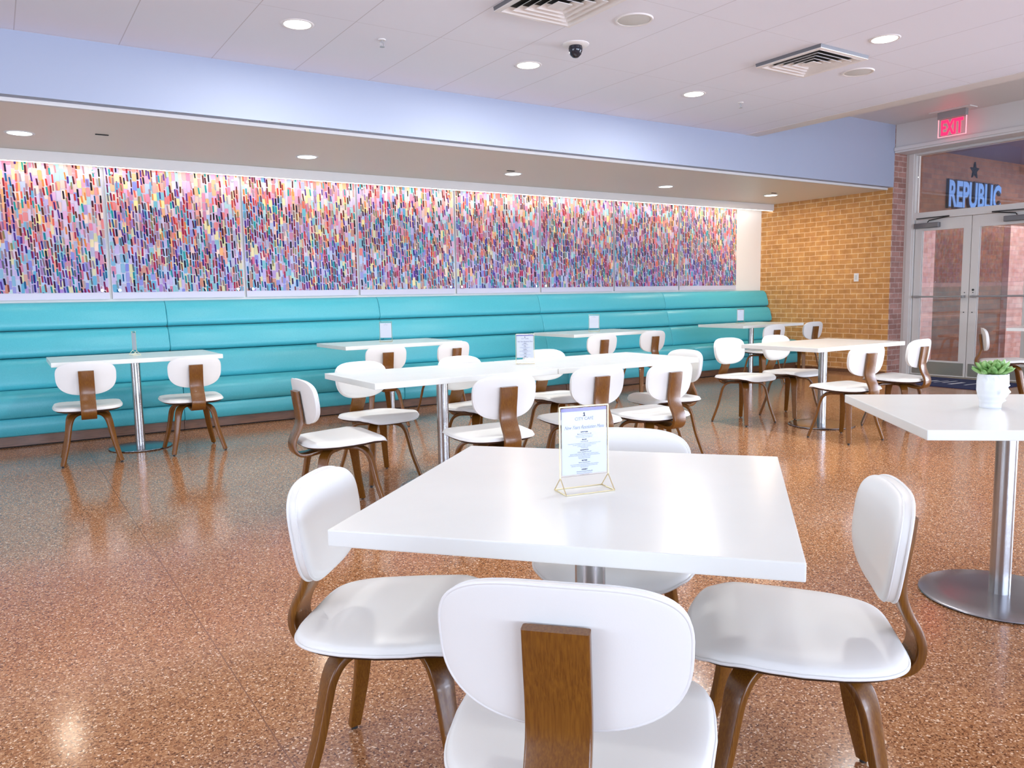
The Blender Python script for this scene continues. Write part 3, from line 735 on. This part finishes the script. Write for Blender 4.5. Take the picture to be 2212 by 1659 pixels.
def chair_build():
    t = bpy.data.objects.new('dining_chair', None); C.objects.link(t); t.empty_display_size = 0.1
    s = obj('seat', cushion(o_seat, 0.028, 0.010, m_seat, edge=6, wall=0.010), WHITE_VINYL, t, smooth=3)
    bm = bmesh.new(); tube(bm, [m_seat(u*1.003, v*1.003, 0.000) for u, v in o_seat(72)], 0.0042, 6, True); obj('piping', bm, PIPING, s, smooth=3)
    obj('seat_shell', cushion(lambda sg: [(u*0.95, v*0.95) for u, v in o_seat(sg)], 0.008, 0.006, lambda u, v, wv: m_seat(u, v, wv-0.014), rings=4, seg=48, edge=12), SHELLW, t, smooth=1.0)
    b = obj('backrest', cushion(o_back, 0.040, 0.002, lambda u, v, wv: m_back(u, v, wv+0.002), edge=4.5, wall=0.022), WHITE_VINYL, t, smooth=3)
    bm = bmesh.new(); tube(bm, [m_back(u*1.003, v*1.003, 0.004) for u, v in o_back(72)], 0.0034, 6, True); tube(bm, [m_back(u*0.996, v*0.996, 0.0235) for u, v in o_back(72)], 0.0019, 6, True)
    obj('piping', bm, PIPING, b, smooth=3)
    path = spline([(0, -.2385, .727), (0, -.2320, .67), (0, -.2220, .60), (0, -.2215, .55), (0, -.236, .505), (0, -.257, .465), (0, -.267, .428), (0, -.260, .392), (0, -.235, .370), (0, -.19, .366), (0, -.11, .378), (0, -.03, .384)], 5)
    obj('back_support', ply(path, (1, 0, 0), 0.106, 0.021, 0.004), WALNUT, t, smooth=0.7)
    for i, (fx, fy) in enumerate(((1, 1), (-1, 1), (1, -1), (-1, -1))):
        d = Vector((0.200*fx, 0.205*fy, 0)); rl = d.length; d.normalize(); zz = 0.385 if fx*fy > 0 else 0.381
        side = Vector((-d.y, d.x, 0))
        rz = [(0.0, zz), (0.09, zz), (0.135, zz-0.003), (0.172, zz-0.022), (0.195, zz-0.060), (0.210, zz-0.12), (0.235, 0.16), (rl, 0.012)]
        path = spline([d*r+Vector((0, 0, z)) for r, z in rz], 5)
        lg = obj('leg', ply(path, side, lambda q: 0.058 if q < 0.5 else 0.058-0.024*(q-0.5)/0.5, 0.021, 0.004), WALNUT, t, smooth=0.7)
        e = d*rl
        obj('glide', lathe([(0, 0.0), (0.009, 0.0), (0.009, 0.014), (0, 0.014)], 12, (e.x, e.y)), BLACKM, lg)
    t['category'] = 'chair'
    return t
def chair(x, y, deg, label, group):
    if CHAIR_BASE[0] is None:
        t = chair_build(); CHAIR_BASE[0] = t; t.location = (x, y, 0); t.rotation_euler = (0, 0, R(deg)); t['label'] = label; t['group'] = group; return t
    return dup(CHAIR_BASE[0], (x, y, 0), R(deg), label, group)
GN = 'chairs round the foreground table'; GM = 'chairs round the long middle table'; GB = 'chairs facing the teal bench'; GR = 'chairs round the table by the brick wall'
chair(0.849, 1.086, -47, 'white chair nearest the camera, seen from behind, cut by the bottom edge', GN)
chair(0.803, 1.769, -131, 'white chair at the left side of the foreground table, facing right', GN)
chair(1.530, 1.137, 44, 'white chair at the right side of the foreground table, facing left', GN)
chair(1.541, 1.782, 130, 'white chair on the far side of the foreground table, behind the menu', GN)
chair(1.602, 4.287, -92, 'white chair turned sideways at the left end of the long middle table', GM)
chair(2.14, 4.965, 190, 'white chair on the far side of the long middle table, its left end', GM)
chair(2.894, 4.895, 190, 'white chair on the far side of the long middle table, half hidden between its ends', GM)
chair(3.697, 4.992, 178, 'white chair on the far side of the long middle table, beside the standing menu', GM)
chair(2.376, 3.886, -2.5, 'white chair seen from behind at the near side of the long middle table, leftmost', GM)
chair(3.118, 3.969, -2, 'white chair seen from behind, right behind the foreground menu', GM)
chair(3.611, 3.857, 3, 'white chair seen from behind at the near side of the long middle table, rightmost', GM)
chair(4.253, 4.365, 84, 'cream-looking chair facing left at the right end of the long middle table', GM)
chair(0.560, 6.92, -4, 'white chair facing the bench, leftmost in the picture', GB)
chair(1.319, 6.887, 0.4, 'white chair facing the bench, right of the leftmost table post', GB)
chair(3.045, 6.985, -1, 'white chair facing the bench, behind the left end of the long table', GB)
chair(3.745, 7.02, 13, 'white chair facing the bench, fourth from the left along it', GB)
chair(5.66, 6.98, -2, 'white chair facing the bench, fifth from the left along it', GB)
chair(6.485, 7.06, 3, 'white chair facing the bench, just left of the near cream-looking chair', GB)
chair(8.55, 6.945, -1, 'white chair by the corner bench table, left one of the far pair', GB)
chair(9.70, 7.19, -1, 'white chair by the corner bench table, right one, closest to the brick wall', GB)
chair(5.872, 4.979, 180, 'white chair facing the camera at the left of the table by the brick wall', GR)
chair(6.53, 4.955, 180, 'white chair facing the camera, partly behind the table by the brick wall', GR)
chair(5.834, 3.884, -6, 'white chair seen from behind, left one before the table by the brick wall', GR)
chair(6.745, 3.99, 4.7, 'white chair seen from behind, right one, standing before the glass doors', GR)
chair(9.10, 4.18, -150, 'distant white chair in side view before the glass doors, above the succulent', 'chairs by the entrance')

# ------------------------------------------------------------------ menus
def menu_stand(label, x, y, z, deg, kind, w=0.128, h=0.205):
    t = thing('menu_stand', label, 'menu', (x, y, z), R(deg), 'gold-framed menu stands on the tables')
    r = 0.0013; hw = w/2; ap = 0.036; dd = 0.033
    bm = bmesh.new()
    for sx in (-1, 1):
        tube(bm, [(sx*hw, 0, ap), (sx*(hw+0.000), -dd, r)], r, 6); tube(bm, [(sx*hw, 0, ap), (sx*hw, dd, r)], r, 6)
        tube(bm, [(sx*hw, -dd, r), (sx*hw, dd, r)], r, 6)
    for yy in (-dd, dd): tube(bm, [(-hw, yy, r), (hw, yy, r)], r, 6)
    obj('wire_base', bm, GOLD, t)
    bm = bmesh.new(); r2 = 0.0019
    tube(bm, [(-hw, 0, ap), (-hw, 0, h)], r2, 6); tube(bm, [(hw, 0, ap), (hw, 0, h)], r2, 6); tube(bm, [(-hw, 0, h), (hw, 0, h)], r2, 6)
    obj('wire_frame', bm, GOLD, t)
    obj('acrylic_sleeve', box(-hw+0.002, hw-0.002, -0.0017, 0.0017, ap+0.002, h-0.002), CLEAR, t)
    c = obj('card', box(-hw+0.005, hw-0.005, -0.0006, 0.0006, ap+0.006, h-0.012), PAPER, t)
    if kind == 0: return t
    yy = -0.00095
    def put(bmd, s, size, zc, shear=0, maxw=None, off=0.0, xs=0.0):
        tb = text_bm(s, size, 0, off, shear)
        X = [v.co.x for v in tb.verts]; wx = max(X)-min(X); k = min(1, (maxw or 1)/wx)
        merge(bmd, tb, Matrix.Translation((xs, yy, zc)) @ RX @ Matrix.Diagonal((k, 1, 1, 1)))
    dark = bmesh.new(); grey = bmesh.new(); num = bmesh.new()
    if kind == 1:
        k1 = 0.0011
        P1 = [(-4, 0), (4, 0), (4, 2), (2, 2), (2, 9.5), (-0.5, 9.5), (-4, 7.6), (-4, 6.2), (-1.2, 6.8), (-1.2, 2), (-4, 2)]
        num.faces.new([num.verts.new((a*k1*0.75, yy, h-0.0245+b*k1*0.85)) for a, b in P1])
        put(grey, 'CITY CAFÉ', 0.0105, h-0.034, maxw=0.05)
        put(grey, 'New Years Resolution Menu', 0.0125, h-0.055, 0.5, maxw=0.108)
        z = h-0.0645
        for head, sub, lines in (('APPETIZER', 'Black Eyed Pea Hummus $8', ['Smoky Texas Black Eyed Pea Hummus', 'Served with Celery, Pita, Vegetables']),
                ('SALAD', 'Texas Salad $9', ['Crispy Quinoa Over Spring Mix, Sweet Onions, Black Mushrooms, Fresh', 'Avocado, Mandarin Oranges, Cucumbers, Edamame', 'and Sesame Ginger Vinaigrette', 'Add Salmon $4']),
                ('SANDWICH', 'Grilled Vegetable Wrap $9', ['Spinach Tortilla Stuffed with Eggplant, Squash, Zucchini, Peppers', 'and Onions Finished with Goat Cheese, Pesto and Fresh Baby Greens', 'Served with Choice of Side', 'Served Warm with Chips']),
                ('ENTREE', 'Salmon Florentine $12', ['Citrus Seared Salmon with Garlic Cauliflower Rice and Grilled', 'Asparagus, Served with Side Salad, Lemon and Wheat Roll', 'Add Chicken $14']),
                ('DESSERT', 'Chocolate Avocado Pudding $5', ['Silky Smooth Pudding with Berries', 'and Whipped Cream'])):
            put(dark, head, 0.0042, z, off=0.00015); z -= 0.0045
            put(dark, sub, 0.0034, z); z -= 0.0042
            for ln in lines:
                put(grey, ln, 0.0030, z, maxw=0.108); z -= 0.0036
            z -= 0.0026
    else:
        put(num, '1', 0.009, h-0.024, off=0.0004); put(grey, 'CITY CAFÉ', 0.008, h-0.033, maxw=0.05)
    obj('printed_numeral', num, INK, c)
    if kind == 1: obj('printed_heading', dark, INK, c)
    else: dark.free()
    obj('printed_text', grey, INKG, c)
    if kind == 1:
        obj('violet_card', box(-hw+0.004, hw-0.004, 0.0007, 0.0012, h-0.03, h-0.004), TINT, t)
    return t
menu_stand('gold-framed printed menu on the foreground table', 1.172, 1.478, 0.7552, -11.5, 1, 0.130, 0.208)
menu_stand('gold-framed printed menu on the long middle table', 3.085, 4.545, 0.7572, -32, 1, 0.128, 0.205)
menu_stand('menu stand on the bench table behind the left end of the long table', 3.36, 7.50, 0.7822, -33, 2, 0.125, 0.205)
menu_stand('menu stand on the bench table behind the right end of the long table', 6.05, 7.42, 0.7822, -48, 2, 0.125, 0.205)
menu_stand('menu stand seen nearly edge-on on the corner bench table by the brick wall', 8.87, 7.60, 0.7822, -8, 2, 0.125, 0.205)
menu_stand('clear stand seen edge-on on the leftmost bench table', 0.985, 7.42, 0.7852, 97, 0, 0.12, 0.20)

# ------------------------------------------------------------------ potted succulent
t = thing('potted_succulent', 'white ceramic head-shaped pot with a green succulent', 'potted plant', (3.283, 1.548, 0.755), R(-30))
def g(x, m, s): return math.exp(-((x-m)/s)**2)
bm = bmesh.new(); seg, nz = 72, 64; Hh = 0.135; rings = []
for k in range(nz+1):
    q = k/nz; z = q*Hh
    base = [(0, .042), (.05, .0435), (.12, .043), (.22, .046), (.38, .053), (.55, .0575), (.75, .0585), (.90, .057), (1.0, .0545)]
    for (a, ra), (b, rb) in zip(base, base[1:]):
        if q <= b: tt = (q-a)/(b-a); tt = tt*tt*(3-2*tt); rad = ra+(rb-ra)*tt; break
    ring = []
    for i in range(seg):
        a = 2*PI*i/seg; da = math.atan2(math.sin(a), math.cos(a))          # face looks to +X local
        f = 0
        f += 0.016*g(q, .43, .075)*g(da, 0, .16)*(1 if q < .44 else 1)      # nose
        f += 0.006*g(q, .55, .09)*g(da, 0, .14)
        f += 0.006*g(q, .325, .022)*g(da, 0, .30) + 0.005*g(q, .28, .020)*g(da, 0, .26)   # lips
        f -= 0.003*g(q, .303, .010)*g(da, 0, .25)
        f += 0.010*g(q, .20, .050)*g(da, 0, .38)                            # chin
        f -= 0.009*(g(da, .42, .22)+g(da, -.42, .20))*g(q, .58, .055)       # eye sockets
        f += 0.004*(g(da, .42, .14)+g(da, -.42, .14))*g(q, .565, .022)      # lids
        f += 0.004*(g(da, .38, .28)+g(da, -.38, .28))*g(q, .66, .030)       # brows
        f += 0.004*(g(da, .60, .25)+g(da, -.60, .25))*g(q, .42, .07)        # cheeks
        f += 0.006*(g(da, 1.62, .10)+g(da, -1.62, .10))*g(q, .50, .08)      # ears
        if q > .78 and abs(da) < 2.8: f += 0.0012*math.sin(a*14+q*20)*min(1, (q-.78)*8)
        f -= 0.009*g(q, .06, .10)*g(da, 0, .8)
        el = 1.0+0.07*math.cos(2*a)
        if q < .30: el *= 1.0
        r = rad*0.93*el+f*1.45; cx = 0.004*q
        ring.append(bm.verts.new((cx+r*math.cos(a), r*math.sin(a), z)))
    rings.append(ring)
inner = [bm.verts.new((v.co.x*.92, v.co.y*.92, Hh)) for v in rings[-1]]; inner2 = [bm.verts.new((v.co.x*.88, v.co.y*.88, Hh-.02)) for v in rings[-1]]
rings += [inner, inner2]
for a, b in zip(rings, rings[1:]):
    for i in range(seg): bm.faces.new((a[i], a[(i+1) % seg], b[(i+1) % seg], b[i]))
bm.faces.new(rings[0][::-1])
obj('pot', bm, CERAMIC, t, smooth=3)
obj('soil', lathe([(0, Hh-0.012), (0.045, Hh-0.014), (0.045, Hh-0.02), (0, Hh-0.02)], 24), SOIL, t)
bm = bmesh.new(); rl = random.Random(5)
def leaf(az, el, ln, wd, base):
    d = Vector((math.cos(az)*math.cos(el), math.sin(az)*math.cos(el), math.sin(el))); side = Vector((-math.sin(az), math.cos(az), 0)); upv = side.cross(d)*-1
    R_ = []; n = 9; sg = 10
    for k in range(n+1):
        q = k/n; r = wd*(0.45+0.75*math.sin(PI*min(1, q*0.80+0.08)))*(1 if q < .75 else max(0.02, (1-((q-.75)/.25)**2.2)**.5))
        p = base+d*ln*q+Vector((0, 0, 0.10*ln*q*q))
        R_.append([bm.verts.new(p+side*r*math.cos(2*PI*i/sg)+upv*r*0.55*math.sin(2*PI*i/sg)) for i in range(sg)])
    for a, b in zip(R_, R_[1:]):
        for i in range(sg): bm.faces.new((a[i], a[(i+1) % sg], b[(i+1) % sg], b[i]))
    bm.faces.new(R_[0]); bm.faces.new(R_[-1])
for (cx, cy) in ((-0.026, 0.004), (0.028, 0.002), (0.002, -0.020)):
    for lay, (cnt, el, ln) in enumerate(((8, 0.42, 0.064), (7, 0.74, 0.060), (5, 1.05, 0.052), (3, 1.35, 0.044))):
        for k in range(cnt):
            az = 2*PI*(k+0.5*lay)/cnt+rl.uniform(-.2, .2)
            leaf(az, el+rl.uniform(-.1, .12), ln*rl.uniform(.85, 1.12), 0.0090, Vector((cx, cy, Hh-0.004+lay*0.003)))
obj('foliage', bm, LEAF, t, smooth=3)
